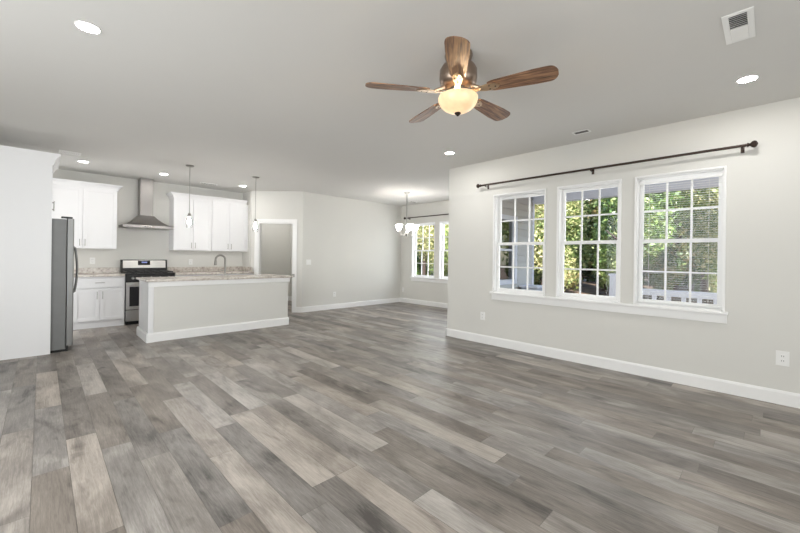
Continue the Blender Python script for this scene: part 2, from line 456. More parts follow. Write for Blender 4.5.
# ------------------------------------------------------------------ baseboards
def base_profile(m, p, q, n, h=.125, t=.016):
    p = Vector(p); q = Vector(q); n = Vector(n)
    prof = [(0, 0), (t, 0), (t, h - .02), (t * .55, h), (0, h)]
    m.extrude([p + n * a + UP * b for a, b in prof], q - p); return m
m = base_profile(MB(), (XR, YB, 0), (XR, 3.69 + .016, 0), (-1, 0, 0)); base_profile(m, (XR - .016, 3.69, 0), (XR + T, 3.69, 0), (0, 1, 0))
struct('baseboard_right', m, M['white'])
struct('baseboard_dining_right', base_profile(MB(), (XD, 3.69, 0), (XD, YD, 0), (-1, 0, 0)), M['white'])
struct('baseboard_dining_back', base_profile(MB(), (A.x, YD, 0), (XD - .016, YD, 0), (0, -1, 0)), M['white'])
m = MB(); base_profile(m, dpt(0, 0, 0), dpt(DO0 - cw, 0, 0), -DN); base_profile(m, dpt(DO1 + cw, 0, 0), dpt(DL, 0, 0), -DN)
struct('baseboard_pantry_diagonal', m, M['white'])
m = base_profile(MB(), (XS + .12, 9.6, 0), (5.06, 9.6, 0), (0, -1, 0)); base_profile(m, (5.06, YD + T, 0), (5.06, 9.6 - .016, 0), (-1, 0, 0))
struct('baseboard_pantry', m, M['white'])

# ------------------------------------------------------------------ double-hung windows (outside is +X)
def window_x(idx, x, y0, y1, z0, z1, stool):
    """Casing on the room face x; sashes set back in the wall."""
    r = struct_root('window_%d' % idx, (x, (y0 + y1) / 2, z0))
    a, b, t = y0 + CW, y1 - CW, z1 - CW
    m = MB(); m.box(x - .018, x, y0, a, z0, z1, .003); m.box(x - .018, x, b, y1, z0, z1, .003); m.box(x - .018, x, a, b, t, z1, .003)
    m.build('casing', M['white'], r)
    m = MB(); m.box(x, x + T + .01, a - .002, a + .008, z0, t); m.box(x, x + T + .01, b - .008, b + .002, z0, t); m.box(x, x + T + .01, a, b, t - .008, t + .002); m.box(x, x + T + .03, a, b, z0 - .002, z0 + .012)
    m.build('jamb', M['white'], r)
    a += .008; b -= .008; t -= .008; zb = z0 + .012; mid = (zb + t) / 2 + .0
    for (nm, xs, lo, hi) in (('lower_sash', x + .058, zb, mid + .02), ('upper_sash', x + .092, mid - .02, t)):
        st = .038
        m = MB(); m.box(xs, xs + .03, a, a + st, lo, hi, .003); m.box(xs, xs + .03, b - st, b, lo, hi, .003)
        m.box(xs, xs + .03, a + st, b - st, lo, lo + (.045 if nm == 'lower_sash' else .038), .003); m.box(xs, xs + .03, a + st, b - st, hi - .038, hi, .003)
        s = m.build(nm, M['white'], r)
        m = MB(); ya, yb_, za, zt = a + st, b - st, lo + .038, hi - .038
        for k in (1, 2):
            yy = ya + (yb_ - ya) * k / 3; m.box(xs + .008, xs + .024, yy - .009, yy + .009, za, zt)
        zz = (za + zt) / 2; m.box(xs + .0075, xs + .0245, ya, yb_, zz - .009, zz + .009)
        m.build('muntins', M['white'], s)
        B(xs + .0145, xs + .0165, ya - .004, yb_ + .004, za - .004, zt + .004).build('pane', M['pane'], s)
    if True:
        m = MB(); m.box(x + .05, x + .058, (a + b) / 2 - .03, (a + b) / 2 + .03, mid - .005, mid + .018, .003)
        m.build('sash_lock', M['white'], r)
    return r
for i, (a, b) in enumerate(WINR): window_x(i + 1, XR, a, b, WZ0, WZ1, True)
for i, (a, b) in enumerate(WIND): window_x(i + 4, XD, a, b, WZ0 - .05, WZ1, True)
# one long sill shelf and apron under each group
m = B(XR - .055, XR + .05, .265, 2.88, WZ0 - .028, WZ0, bev=.006); m.box(XR - .018, XR, .275, 2.865, WZ0 - .115, WZ0 - .028, .003)
struct('trim_1', m, M['white'])
m = B(XD - .05, XD + .05, 4.16, 6.98, WZ0 - .078, WZ0 - .05, bev=.006); m.box(XD - .018, XD, 4.18, 6.96, WZ0 - .16, WZ0 - .078, .003)
struct('trim_2', m, M['white'])
# side window of the dining room on the porch
r = struct_root('window_7', (SW0, 3.6, .85))
m = MB(); 
for (p, q, u, v) in ((SW0 - .07, SW0 + .02, .78, 2.12), (SW1 - .02, SW1 + .07, .78, 2.12)): m.box(p, q, 3.53, 3.69, u, v)
m.box(SW0, SW1, 3.53, 3.69, 2.03, 2.12); m.box(SW0, SW1, 3.53, 3.69, .78, .87); m.box(SW0, SW1, 3.58, 3.62, 1.43, 1.47)
m.build('frame', M['exttrim'], r)
B(SW0, SW1, 3.60, 3.606, .85, 2.05).build('pane', M['extpane'], r)

# ------------------------------------------------------------------ blind in the right-hand window
ya, yb = .29 + CW + .012, 1.06 - CW - .012
bl = thing('window_blind', 'white slatted mini blind lowered with open slats in the right-hand window', 'blind', (XR + .03, .675, .82))
B(XR + .012, XR + .045, ya, yb, 2.125, 2.15, bev=.003).build('headrail', M['white'], bl)
m = MB(); z = .85
while z < 2.115:
    m.extrude([(XR + .021, ya + .003, z), (XR + .028, ya + .003, z + .0006), (XR + .035, ya + .003, z), (XR + .035, ya + .003, z + .0008), (XR + .028, ya + .003, z + .0014), (XR + .021, ya + .003, z + .0008)], (0, yb - ya - .006, 0)); z += .024
m.build('slats', M['white'], bl)
B(XR + .014, XR + .043, ya, yb, .82, .834, bev=.003).build('bottom_rail', M['white'], bl)
m = MB()
for yy in (ya + .1, yb - .1): m.tube([(XR + .0285, yy, .83), (XR + .0285, yy, 2.13)], .0012, 5)
m.build('ladder_cords', M['white'], bl)
MB().tube([(XR + .008, yb - .05, 2.13), (XR + .006, yb - .05, 1.3)], .004, 8).build('tilt_wand', M['plastic'], bl)

# ------------------------------------------------------------------ curtain rods
def curtain_rod(x, wallx, y0, y1, z, brackets, label, r=.013):
    t = thing('curtain_rod', label, 'curtain rod', (wallx, (y0 + y1) / 2, z))
    MB().tube([(x, y0 + .04, z), (x, y1 - .04, z)], r, 14).build('rod', M['bronze'], t, True)
    for ye, s in ((y0 + .04, -1), (y1 - .04, 1)):
        MB().lathe([(r * .9, 0), (.02, s * .005), (.02, s * .012), (.011, s * .018), (.014, s * .026), (.027, s * .036), (.033, s * .052), (.027, s * .066), (.012, s * .074), (0, s * .078)], (x, ye, z), 18, 'Y').build('finial', M['bronze'], t, True)
    for yy in brackets:
        m = B(wallx - .006, wallx - .0005, yy - .014, yy + .014, z - .05, z + .02, bev=.002)
        m.tube([(wallx - .004, yy, z - .02), (x, yy, z - .02), (x, yy, z - .012)], .006, 8)
        m.tube([(x + .017 * math.sin(k * PI / 6 - PI / 2), yy - .004, z - .017 * math.cos(k * PI / 6 - PI / 2)) for k in range(7)], .005, 6)
        m.build('bracket', M['bronze'], t, True)
    return t
curtain_rod(4.66, XR, .11, 3.06, 2.365, (.18, 1.50, 2.95), 'long dark bronze curtain rod above the three wide windows on the right')
curtain_rod(7.25, XD, 3.95, 7.17, 2.375, (4.1, 5.57, 7.05), 'dark bronze curtain rod above the dining room window behind the chandelier')

# ------------------------------------------------------------------ kitchen
def shaker(x0, x1, z0, z1, yf, mat, parent, name='door', rail=.055):
    """A shaker front whose face is at y = yf (facing -y)."""
    m = B(x0, x1, yf + .009, yf + .02, z0, z1)
    m.box(x0, x0 + rail, yf, yf + .02, z0, z1, .0015); m.box(x1 - rail, x1, yf, yf + .02, z0, z1, .0015)
    m.box(x0 + rail, x1 - rail, yf, yf + .02, z0, z0 + rail, .0015); m.box(x0 + rail, x1 - rail, yf, yf + .02, z1 - rail, z1, .0015)
    return m.build(name, mat, parent, weld=False)
def slab_front(x0, x1, z0, z1, yf, mat, parent, name='drawer'):
    return B(x0, x1, yf, yf + .02, z0, z1, bev=.002).build(name, mat, parent)
def bar_v(x, yf, z0, z1, parent):
    m = MB().tube([(x, yf - .028, z0), (x, yf - .028, z1)], .006, 10)
    for z in (z0 + .018, z1 - .018): m.tube([(x, yf, z), (x, yf - .028, z)], .005, 8)
    return m.build('handle', M['nickel'], parent, True)
def bar_h(x0, x1, yf, z, parent):
    m = MB().tube([(x0, yf - .028, z), (x1, yf - .028, z)], .006, 10)
    for x in (x0 + .018, x1 - .018): m.tube([(x, yf, z), (x, yf - .028, z)], .005, 8)
    return m.build('handle', M['nickel'], parent, True)
def crown(m, p0, p1, out, z, h=.1, d=.07):
    """Crown along p0-p1, leaning towards out."""
    p0 = Vector(p0); p1 = Vector(p1); out = Vector(out)
    prof = [(0, 0), (.012, 0), (.016, h * .25), (d * .45, h * .55), (d * .8, h * .8), (d, h * .84), (d, h), (0, h)]
    m.extrude([p0 + out * a + UP * (z + b) for a, b in prof], p1 - p0); return m
def crown_path(m, pts, z, h=.1, d=.07):
    """Mitred crown along a left-to-right path, leaning to its right-hand (room) side."""
    prof = [(0, 0), (.012, 0), (.016, h * .25), (d * .45, h * .55), (d * .8, h * .8), (d, h * .84), (d, h), (0, h)]
    P = [Vector((x, y, 0)) for x, y in pts]; N = []
    for a, b in zip(P, P[1:]):
        e = (b - a).normalized(); N.append(Vector((e.y, -e.x, 0)))
    offs = [N[0]] + [a + b for a, b in zip(N, N[1:])] + [N[-1]]
    rings = [[m.bm.verts.new(p + o * u + UP * (z + v)) for u, v in prof] for p, o in zip(P, offs)]
    n = len(prof)
    for a, b in zip(rings, rings[1:]):
        for k in range(n): m.bm.faces.new((a[k], a[(k + 1) % n], b[(k + 1) % n], b[k]))
    m.bm.faces.new(rings[0]); m.bm.faces.new(rings[-1][::-1])
    return m
YCF = 8.075        # front of the base cabinet boxes
def base_cab(x0, x1, label, ndoors, drawer=True, fin=True):
    t = thing('base_cabinet', label, 'cabinet', (x0, YCF, 0))
    m = B(x0, x1, YCF, YK - .002, .10, .875); m.box(x0, x1, YCF + .012, YK - .002, 0, .10)
    m.build('body', M['cab'], t)
    w_ = (x1 - x0); n = ndoors
    zt = .665
    if drawer:
        dr = slab_front(x0 + .006, x1 - .006, .69, .85, YCF - .021, M['cab'], t)
        cxm = (x0 + x1) / 2; bar_h(cxm - .065, cxm + .065, YCF - .021, .775, dr)
    else: zt = .85
    for k in range(n):
        a, b = x0 + w_ * k / n + (.006 if k == 0 else .002), x0 + w_ * (k + 1) / n - (.006 if k == n - 1 else .002)
        d = shaker(a, b, .125, zt, YCF - .021, M['cab'], t)
        bar_v(b - .035 if k % 2 == 0 else a + .035, YCF - .021, zt - .17, zt - .04, d)
    return t
base_cab(.37, 1.065, 'white two-door base cabinet with wide drawer left of the range', 2)
base_cab(-.65, .366, 'white corner base cabinet mostly hidden behind the refrigerator', 2)
base_cab(1.84, 2.58, 'white base cabinet beside the right side of the range behind the island', 2)
base_cab(2.584, XS - .008, 'white base cabinet in the far right kitchen corner behind the island', 2)

def counter(x0, x1, label, splash):
    t = thing('countertop', label, 'countertop', (x0, 8.05, .876))
    B(x0, x1, 8.035, YK - .002, .876, .912, bev=.004).build('slab', M['granite'], t)
    m = MB()
    for s in splash: m.box(*s, bev=.003)
    m.build('backsplash', M['granite'], t)
    return t
counter(-.65, 1.062, 'speckled granite counter with low backsplash left of the range', [(-.65, 1.062, YK - .022, YK - .002, .9125, 1.012)])
counter(1.838, XS - .003, 'speckled granite counter along the back wall right of the range', [(1.838, XS - .003, YK - .022, YK - .002, .9125, 1.012), (XS - .023, XS - .003, 8.12, YK - .023, .9125, 1.012)])

UY = 8.385
def upper(x0, x1, z0, z1, doors, label, ends, loc_group=None):
    t = thing('wall_cabinet', label, 'cabinet', (x0, UY, z0))
    B(x0, x1, UY, YK - .002, z0, z1).build('body', M['cab'], t)
    for i, (a, b) in enumerate(doors):
        d = shaker(a + .0025, b - .0025, z0 + .006, z1 - .012, UY - .021, M['cab'], t)
        bar_v(b - .035 if i % 2 == 0 else a + .035, UY - .021, z0 + .045, z0 + .165, d)
    pth = [(x0, YK - .002)] if 'L' in ends else []
    pth += [(x0, UY - .021), (x1, UY - .021)] + ([(x1, YK - .002)] if 'R' in ends else [])
    m = crown_path(MB(), pth, z1 - .012)
    m.build('crown_molding', M['cab'], t)
    return t
UZ0, UZ1 = 1.36, 2.43
upper(.03, .975, UZ0, UZ1, [(.03, .5), (.5, .975)], 'white two-door wall cabinet left of the steel hood', 'R')
upper(1.875, 2.585, UZ0, UZ1, [(1.875, 2.23), (2.23, 2.585)], 'white two-door wall cabinet just right of the steel hood', 'L')
upper(2.588, 3.31, UZ0, UZ1, [(2.588, 2.95), (2.95, 3.31)], 'white two-door wall cabinet in the right corner, next to the pantry doorway', '')
struct('trim_3', B(3.312, XS - .001, UY + .02, YK - .002, UZ0, UZ1), M['cab'])

# hood
hx = 1.44
t = thing('range_hood', 'stainless chimney range hood above the gas range', 'range hood', (hx, YK, 1.78))
HB, HW, HD = 1.775, .40, .50
B(hx - .105, hx + .105, YK - .26, YK - .002, 2.02, H - .002, bev=.004).build('chimney', M['hood_steel'], t)
m = MB(); a = [(hx - HW, YK - HD, HB + .045), (hx + HW, YK - HD, HB + .045), (hx + HW, YK - .002, HB + .045), (hx - HW, YK - .002, HB + .045)]
b = [(hx - .12, YK - .27, 2.02), (hx + .12, YK - .27, 2.02), (hx + .12, YK - .002, 2.02), (hx - .12, YK - .002, 2.02)]
# a gently concave canopy
rings = []
for k in range(7):
    f = k / 6; g = f ** .75; hgt = f ** 1.25
    rings.append([m.bm.verts.new(Vector(p).lerp(Vector((q[0], q[1], p[2])), g) + UP * (hgt * (2.02 - HB - .045))) for p, q in zip(a, b)])
for r0, r1 in zip(rings, rings[1:]):
    for k in range(4): m.bm.faces.new((r0[k], r0[(k + 1) % 4], r1[(k + 1) % 4], r1[k]))
m.bm.faces.new(rings[-1]); m.bm.faces.new(rings[0][::-1])
m.build('canopy', M['hood_steel'], t)
B(hx - HW, hx + HW, YK - HD, YK - .002, HB, HB + .045, bev=.003).build('lip', M['hood_steel'], t)
m = MB()
for k in range(2): m.box(hx - .3 + k * .31, hx - .01 + k * .31, YK - .42, YK - .1, HB - .008, HB + .002, .003)
m.build('filter', M['nickel'], t)
for k in range(4): MB().lathe([(.009, 0), (.009, -.006), (.007, -.008)], (hx - .06 + k * .04, YK - HD, HB + .022), 10, 'Y').build('button', M['black'], t, True)

# range
x0, x1 = 1.07, 1.832; ry = 8.03
t = thing('gas_range', 'stainless steel gas range with black cooktop under the hood', 'range', (1.45, ry, 0))
B(x0, x1, ry + .02, YK - .05, .06, .905).build('body', M['black'], t)
B(x0 + .02, x1 - .02, ry + .05, YK - .06, 0, .06).build('plinth', M['black'], t)
d = B(x0 + .004, x1 - .004, ry - .012, ry + .02, .275, .765, bev=.006).build('oven_door', M['steel'], t)
B(x0 + .055, x1 - .055, ry - .014, ry - .011, .335, .685).build('oven_window', M['darkglass'], d)
m = MB().tube([(x0 + .05, ry - .06, .72), (x1 - .05, ry - .06, .72)], .012, 12)
for xx in (x0 + .08, x1 - .08): m.tube([(xx, ry - .01, .72), (xx, ry - .06, .72)], .009, 8)
m.build('handle', M['steel'], d, True)
d = B(x0 + .004, x1 - .004, ry - .01, ry + .02, .065, .265, bev=.006).build('storage_drawer', M['steel'], t)
d = B(x0, x1, ry - .015, ry + .03, .775, .90, bev=.008).build('control_panel', M['black'], t)
for k in range(5): MB().lathe([(.021, 0), (.021, -.02), (.017, -.03), (0, -.03)], (x0 + .1 + k * .14, ry - .015, .84), 16, 'Y').build('knob', M['steel'], d, True)
B(x0 - .004, x1 + .004, ry - .02, YK - .09, .905, .925, bev=.005).build('cooktop', M['black'], t)
for k in range(3):
    gx0 = x0 + .02 + k * .243; gx1 = gx0 + .235; m = MB()
    for gy in (ry + .03, ry + .29, ry + .54): m.box(gx0, gx1, gy - .006, gy + .006, .938, .955)
    for gx in (gx0 + .008, (gx0 + gx1) / 2, gx1 - .008): m.box(gx - .006, gx + .006, ry + .03, ry + .54, .938, .955)
    for gx in (gx0 + .008, gx1 - .008):
        for gy in (ry + .03, ry + .54): m.box(gx - .006, gx + .006, gy - .006, gy + .006, .925, .94)
    m.build('grate', M['iron'], t, weld=False)
for bx, by in ((x0 + .14, ry + .16), (x0 + .14, ry + .42), (x1 - .14, ry + .16), (x1 - .14, ry + .42), (hx + .01, ry + .29)):
    MB().lathe([(.05, .925), (.05, .932), (.035, .934), (.035, .944), (0, .945)], (bx, by, 0), 20).build('burner', M['iron'], t, True)
m = MB().extrude([(x0, YK - .09, .925), (x0, YK - .012, .925), (x0, YK - .012, 1.165), (x0, YK - .06, 1.165)], (x1 - x0, 0, 0))
bgd = m.build('backguard', M['black'], t)
def slantpt(z): return YK - .09 + .03 * (z - .925) / .24
def slant(m, xa, xb, za, zb, off):
    m.extrude([(xa, slantpt(za) - off, za), (xa, slantpt(zb) - off, zb), (xa, slantpt(zb) + .004, zb), (xa, slantpt(za) + .004, za)], (xb - xa, 0, 0)); return m
slant(MB(), x0 + .035, x1 - .03, 1.005, 1.15, .004).build('control_face', M['steel'], bgd)
dp = slant(MB(), hx - .1, hx + .1, 1.06, 1.145, .007).build('display', M['darkglass'], bgd)
slant(MB(), hx - .04, hx + .05, 1.10, 1.125, .008).build('clock_digits', M['display'], bgd)

# fridge, side-by-side doors facing +x
fx0, fx1, fy0, fy1, fz = -.50, .235, 6.385, 7.30, 1.715
t = thing('refrigerator', 'stainless steel refrigerator beside the tall white panel', 'refrigerator', (fx0, fy0, 0))
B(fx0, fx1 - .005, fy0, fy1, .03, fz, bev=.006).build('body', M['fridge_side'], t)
B(fx0 + .05, fx1 + .02, fy0 + .02, fy1 - .02, 0, .07).build('base_grille', M['black'], t)
ym = (fy0 + fy1) / 2 - .06
def fridge_door(ya, yb):
    poly = [(fx1 + .003, ya, .075), (fx1 + .055, ya, .075)]
    for k in range(9):
        f = k / 8; poly.append((fx1 + .062 + .012 * math.sin(PI * f), ya + .004 + (yb - ya - .008) * f, .075))
    poly += [(fx1 + .055, yb, .075), (fx1 + .003, yb, .075)]
    return MB().extrude(poly, (0, 0, fz + .012 - .075))
for i, (a, b) in enumerate(((fy0 + .002, ym - .003), (ym + .003, fy1 - .002))):
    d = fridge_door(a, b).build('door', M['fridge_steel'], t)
    yh = ym - .045 if i == 0 else ym + .045
    pts = [(fx1 + .07, yh, .73)] + [(fx1 + .095 + .025 * math.sin(PI * k / 12), yh, .75 + .6 * k / 12) for k in range(13)] + [(fx1 + .07, yh, 1.37)]
    MB().tube(pts, .012, 10).build('handle', M['fridge_steel'], d, True)
    yy = fy0 + .04 if i == 0 else fy1 - .04
    B(fx1 - .06, fx1 + .05, yy - .03, yy + .03, fz + .013, fz + .035, bev=.005).build('hinge_cover', M['black'], d)
# tall panel + cabinet above the fridge
t = thing('refrigerator_enclosure', 'tall plain white side panel and cabinet enclosing the refrigerator', 'cabinet', (-.6, 6.345, 0))
B(XKL + .002, .088, 6.345, 6.37, 0, 2.46, bev=.002).build('side_panel', M['cab'], t)
B(XKL + .002, .065, 6.371, 7.34, 1.80, 2.46).build('body', M['cab'], t)
def shaker_x(y0, y1, z0, z1, xf, parent, rail=.055):
    m = B(xf - .02, xf - .009, y0, y1, z0, z1)
    m.box(xf - .02, xf, y0, y0 + rail, z0, z1, .0015); m.box(xf - .02, xf, y1 - rail, y1, z0, z1, .0015)
    m.box(xf - .02, xf, y0 + rail, y1 - rail, z0, z0 + rail, .0015); m.box(xf - .02, xf, y0 + rail, y1 - rail, z1 - rail, z1, .0015)
    return m.build('door', M['cab'], parent, weld=False)
for a, b, yh in ((6.374, 6.853, 6.815), (6.857, 7.335, 6.895)):
    d = shaker_x(a, b, 1.81, 2.42, .087, t)
    m = MB().tube([(.115, yh, 1.85), (.115, yh, 1.98)], .006, 10)
    for z in (1.868, 1.962): m.tube([(.087, yh, z), (.115, yh, z)], .005, 8)
    m.build('handle', M['nickel'], d, True)
B(XKL + .002, .088, 7.341, 7.366, 0, 2.46, bev=.002).build('far_panel', M['cab'], t)
m = MB(); crown(m, (.089, 6.345, 0), (.089, 7.366, 0), (1, 0, 0), 2.385, .15, .075)
m.box(XKL + .002, .09, 6.345, 7.366, 2.46, 2.535)
m.build('crown_molding', M['cab'], t)

# island
ix0, ix1, iy0, iy1 = 1.105, 3.27, 6.27, 6.99
t = thing('kitchen_island', 'long island with grey-painted front, white trim and granite top', 'kitchen island', (ix0, iy0, 0))
B(ix0 + .02, ix1, iy0, iy0 + .12, 0, .87).build('front_panel', M['wall'], t)
B(ix0 + .021, ix1 - .001, iy0 + .121, iy1, .10, .87).build('cabinet_body', M['cab'], t)
B(ix0 + .021, ix1 - .001, iy0 + .13, iy1 - .07, 0, .10).build('toe_kick', M['cab'], t)
m = B(ix0, ix0 + .02, iy0 - .005, iy1, 0, .87, bev=.002); m.box(ix0 - .008, ix0 + .06, iy0 - .012, iy0 + .045, .0, .87, .003)
m.build('end_panel', M['cab'], t)
m = MB(); base_profile(m, (ix0 + .02, iy0, 0), (ix1 + .016, iy0, 0), (0, -1, 0), .135, .02); base_profile(m, (ix1, iy0, 0), (ix1, iy0 + .12, 0), (1, 0, 0), .135, .02)
base_profile(m, (ix0 - .008, iy0 - .03, 0), (ix0 - .008, iy1, 0), (-1, 0, 0), .135, .02); base_profile(m, (ix0 - .028, iy0 - .012, 0), (ix0 + .062, iy0 - .012, 0), (0, -1, 0), .135, .02)
m.build('baseboard', M['white'], t)
m = MB(); m.box(ix0 - .012, ix1 + .012, iy0 - .025, iy0 - .0005, .80, .874, .004); m.box(ix1, ix1 + .025, iy0 - .025, iy0 + .12, .80, .874, .004)
m.build('apron_trim', M['white'], t)
for k in range(3):
    a = ix0 + .04 + k * .73; shy = iy1
    m = B(a, a + .70, shy + .002, shy + .02, .125, .85); m.box(a, a + .06, shy + .002, shy + .024, .125, .85); m.box(a + .64, a + .70, shy + .002, shy + .024, .125, .85)
    d = m.build('door', M['cab'], t)
    MB().tube([(a + .6, shy + .05, .7), (a + .6, shy + .05, .82)], .006, 8).tube([(a + .6, shy + .02, .72), (a + .6, shy + .05, .72)], .004, 6).tube([(a + .6, shy + .02, .8), (a + .6, shy + .05, .8)], .004, 6).build('handle', M['nickel'], d)
t = thing('island_countertop', 'long speckled granite slab topping the kitchen island', 'countertop', (ix0, iy0, .875))
B(1.065, 3.335, 6.215, 7.03, .875, .907, bev=.005).build('slab', M['granite'], t)
# faucet
fx, fy, f0 = 2.31, 6.74, .9075
t = thing('kitchen_faucet', 'brushed nickel gooseneck faucet standing on the island counter', 'faucet', (fx, fy, f0))
MB().lathe([(.028, 0), (.028, .006), (.02, .012), (.018, .05), (.0155, .055)], (fx, fy, f0), 20).build('base', M['nickel'], t, True)
dv = Vector((-.72, .2, 0)).normalized(); pts = [Vector((fx, fy, f0 + .05)), Vector((fx, fy, f0 + .27))]
for k in range(1, 13):
    a = PI * k / 12; pts.append(Vector((fx, fy, f0 + .29)) + dv * (.075 * (1 - math.cos(a))) + UP * (.075 * math.sin(a)))
MB().tube(pts + [pts[-1] - UP * .01], .0165, 12).build('gooseneck', M['faucet'], t, True)
e = pts[-1]; MB().tube([e - UP * .01, e - UP * .03, e - UP * .1], [.017, .021, .022], 12).build('spray_head', M['faucet'], t, True)
MB().tube([(fx, fy, f0 + .075), (fx + .0, fy + .03, f0 + .08), (fx - .06, fy + .05, f0 + .11)], [.012, .009, .007], 10).build('lever', M['nickel'], t, True)

# ------------------------------------------------------------------ lights
def downlight(x, y, label):
    t = thing('recessed_light', label, 'ceiling light', (x, y, H), 'recessed ceiling lights')
    MB().lathe([(.056, -.001), (.066, -.001), (.069, -.003), (.066, -.006), (.059, -.005), (.056, -.001)], (x, y, H), 32).build('trim_ring', M['plastic'], t, True)
    MB().lathe([(.0555, -.0008), (.0555, -.003), (0, -.0035)], (x, y, H), 28).build('lens', M['downlight'], t, True)
    return t
def lamp(x, y, e):
    d = bpy.data.lights.new('downlight_lamp', 'AREA'); d.shape = 'DISK'; d.size = .12; d.energy = e; d.color = (1, .98, .95)
    o = bpy.data.objects.new('downlight_lamp', d); COL.objects.link(o); o.location = (x, y, H - .008)
def place(x, y, label, e=4):
    lamp(x, y, e)
    return dup(dl, (x, y, H), label)
lamp(.20, 3.10, 5)
dl = downlight(.20, 3.10, 'lit recessed light at the upper left of the living room ceiling')
place(4.0, .13, 'lit recessed light near the large ceiling vent at the upper right')
place(4.03, 3.13, 'lit recessed light between the fan and the end of the right wall')
place(.46, 7.69, 'lit recessed light above the left wall cabinet', 0.6)
place(1.57, 7.75, 'lit recessed light in front of the range hood chimney', 0.6)
place(3.01, 7.8, 'lit recessed light above the right wall cabinets', 0.6)

def pendant(x, y, zt, zb, label):
    t = thing('pendant_light', label, 'pendant light', (x, y, H), 'pendants over the island')
    MB().lathe([(.062, -.001), (.062, -.012), (.05, -.022), (.008, -.03), (0, -.03)], (x, y, H), 24).build('canopy', M['nickel'], t, True)
    MB().tube([(x, y, H - .025), (x, y, zt + .03)], .0055, 8).build('stem', M['nickel'], t, True)
    MB().lathe([(0, .045), (.012, .045), (.022, .03), (.028, .0), (.026, -.02), (0, -.022)], (x, y, zt), 20).build('socket_cap', M['nickel'], t, True)
    s = MB().lathe([(.027, -.005), (.036, -.02), (.048, -.08), (.05, -.14), (.042, -.2), (.0415, -.2), (.0495, -.14), (.0475, -.08), (.0355, -.02), (.0265, -.005)], (x, y, zt), 24).build('glass_shade', M['clear'], t, True)
    MB().lathe([(.012, -.022), (.013, -.06), (.024, -.085), (.028, -.108), (.021, -.132), (0, -.142)], (x, y, zt), 20).build('bulb', M['bulb'], t, True)
    return t
p = pendant(1.72, 6.68, 1.915, 1.70, 'left pendant of clear glass over the island, in front of the wall cabinets')
dup(p, (2.83, 6.72, H), 'right pendant of clear glass over the island, beside the pantry doorway')

# chandelier
cx_, cy_ = 5.85, 5.73
t = thing('chandelier', 'five-light chandelier with white glass shades in the dining area', 'chandelier', (cx_, cy_, H))
c3 = (cx_, cy_, 0)
MB().lathe([(.065, H - .001), (.065, H - .01), (.045, H - .025), (.01, H - .035), (0, H - .035)], c3, 24).build('canopy', M['nickel'], t, True)
MB().tube([(cx_, cy_, H - .03), (cx_, cy_, 2.15)], .012, 10).build('stem', M['nickel'], t, True)
MB().lathe([(0, 2.17), (.014, 2.165), (.016, 2.1), (.012, 2.06), (.02, 2.0), (.012, 1.93), (.016, 1.87), (.03, 1.84), (.034, 1.81), (.02, 1.775), (.008, 1.755), (0, 1.745)], c3, 20).build('hub', M['nickel'], t, True)
for k in range(5):
    a = 2 * PI * k / 5 + .55; u = Vector((math.cos(a), math.sin(a), 0)); o = Vector(c3)
    pts = []
    for q in range(11):
        f = q / 10; pts.append(o + u * (.025 + .185 * f) + UP * (1.82 - .05 * math.sin(PI * min(1, f * 1.25)) + .05 * max(0, f - .6) / .4))
    ar = MB().tube(pts, .007, 8)
    tip = o + u * .21
    ar.lathe([(0, 1.862), (.022, 1.864), (.028, 1.872), (.018, 1.885), (.016, 1.905), (0, 1.906)], tip, 14)
    ar = ar.build('arm', M['nickel'], t, True)
    MB().lathe([(.022, 1.885), (.038, 1.90), (.051, 1.935), (.066, 1.99), (.076, 2.005), (.072, 2.005), (.062, 1.99), (.047, 1.935), (.035, 1.905), (.02, 1.89)], tip, 24).build('glass_shade', M['shade'], ar, True)

# ceiling fan
fcx, fcy, fz = 2.106, 1.566, 2.45
t = thing('ceiling_fan', 'five-blade ceiling fan with weathered wood blades and a lit glass bowl', 'ceiling fan', (fcx, fcy, H))
c3 = (fcx, fcy, 0)
MB().lathe([(.095, H - .001), (.1, H - .02), (.085, H - .07), (.07, H - .085), (0, H - .086)], c3, 32).build('canopy', M['antique'], t, True)
MB().lathe([(.07, 2.66), (.115, 2.645), (.132, 2.615), (.134, 2.56), (.128, 2.525), (.1, 2.495), (.06, 2.485), (0, 2.485)], c3, 40).build('motor_housing', M['antique'], t, True)
MB().lathe([(.06, 2.486), (.064, 2.46), (.05, 2.445), (.03, 2.44), (0, 2.44)], c3, 32).build('light_fitter', M['nickel'], t, True)
def blade_mesh():
    L0, L1 = .215, .66; outline = []
    top = []
    for k in range(19):
        f = min(k / 12, .84 + (k - 10) * .02); x = L0 + (L1 - L0) * f; hw = .05 + .022 * min(1, f * 1.5)
        if f > .84: hw *= max(.28, math.sqrt(max(.0, 1 - ((f - .84) / .16) ** 3)))
        if f < .06: hw *= .8
        top.append((x, hw))
    outline = top + [(x, -h) for x, h in reversed(top)]
    return outline
outl = blade_mesh(); pitch = math.radians(-12)
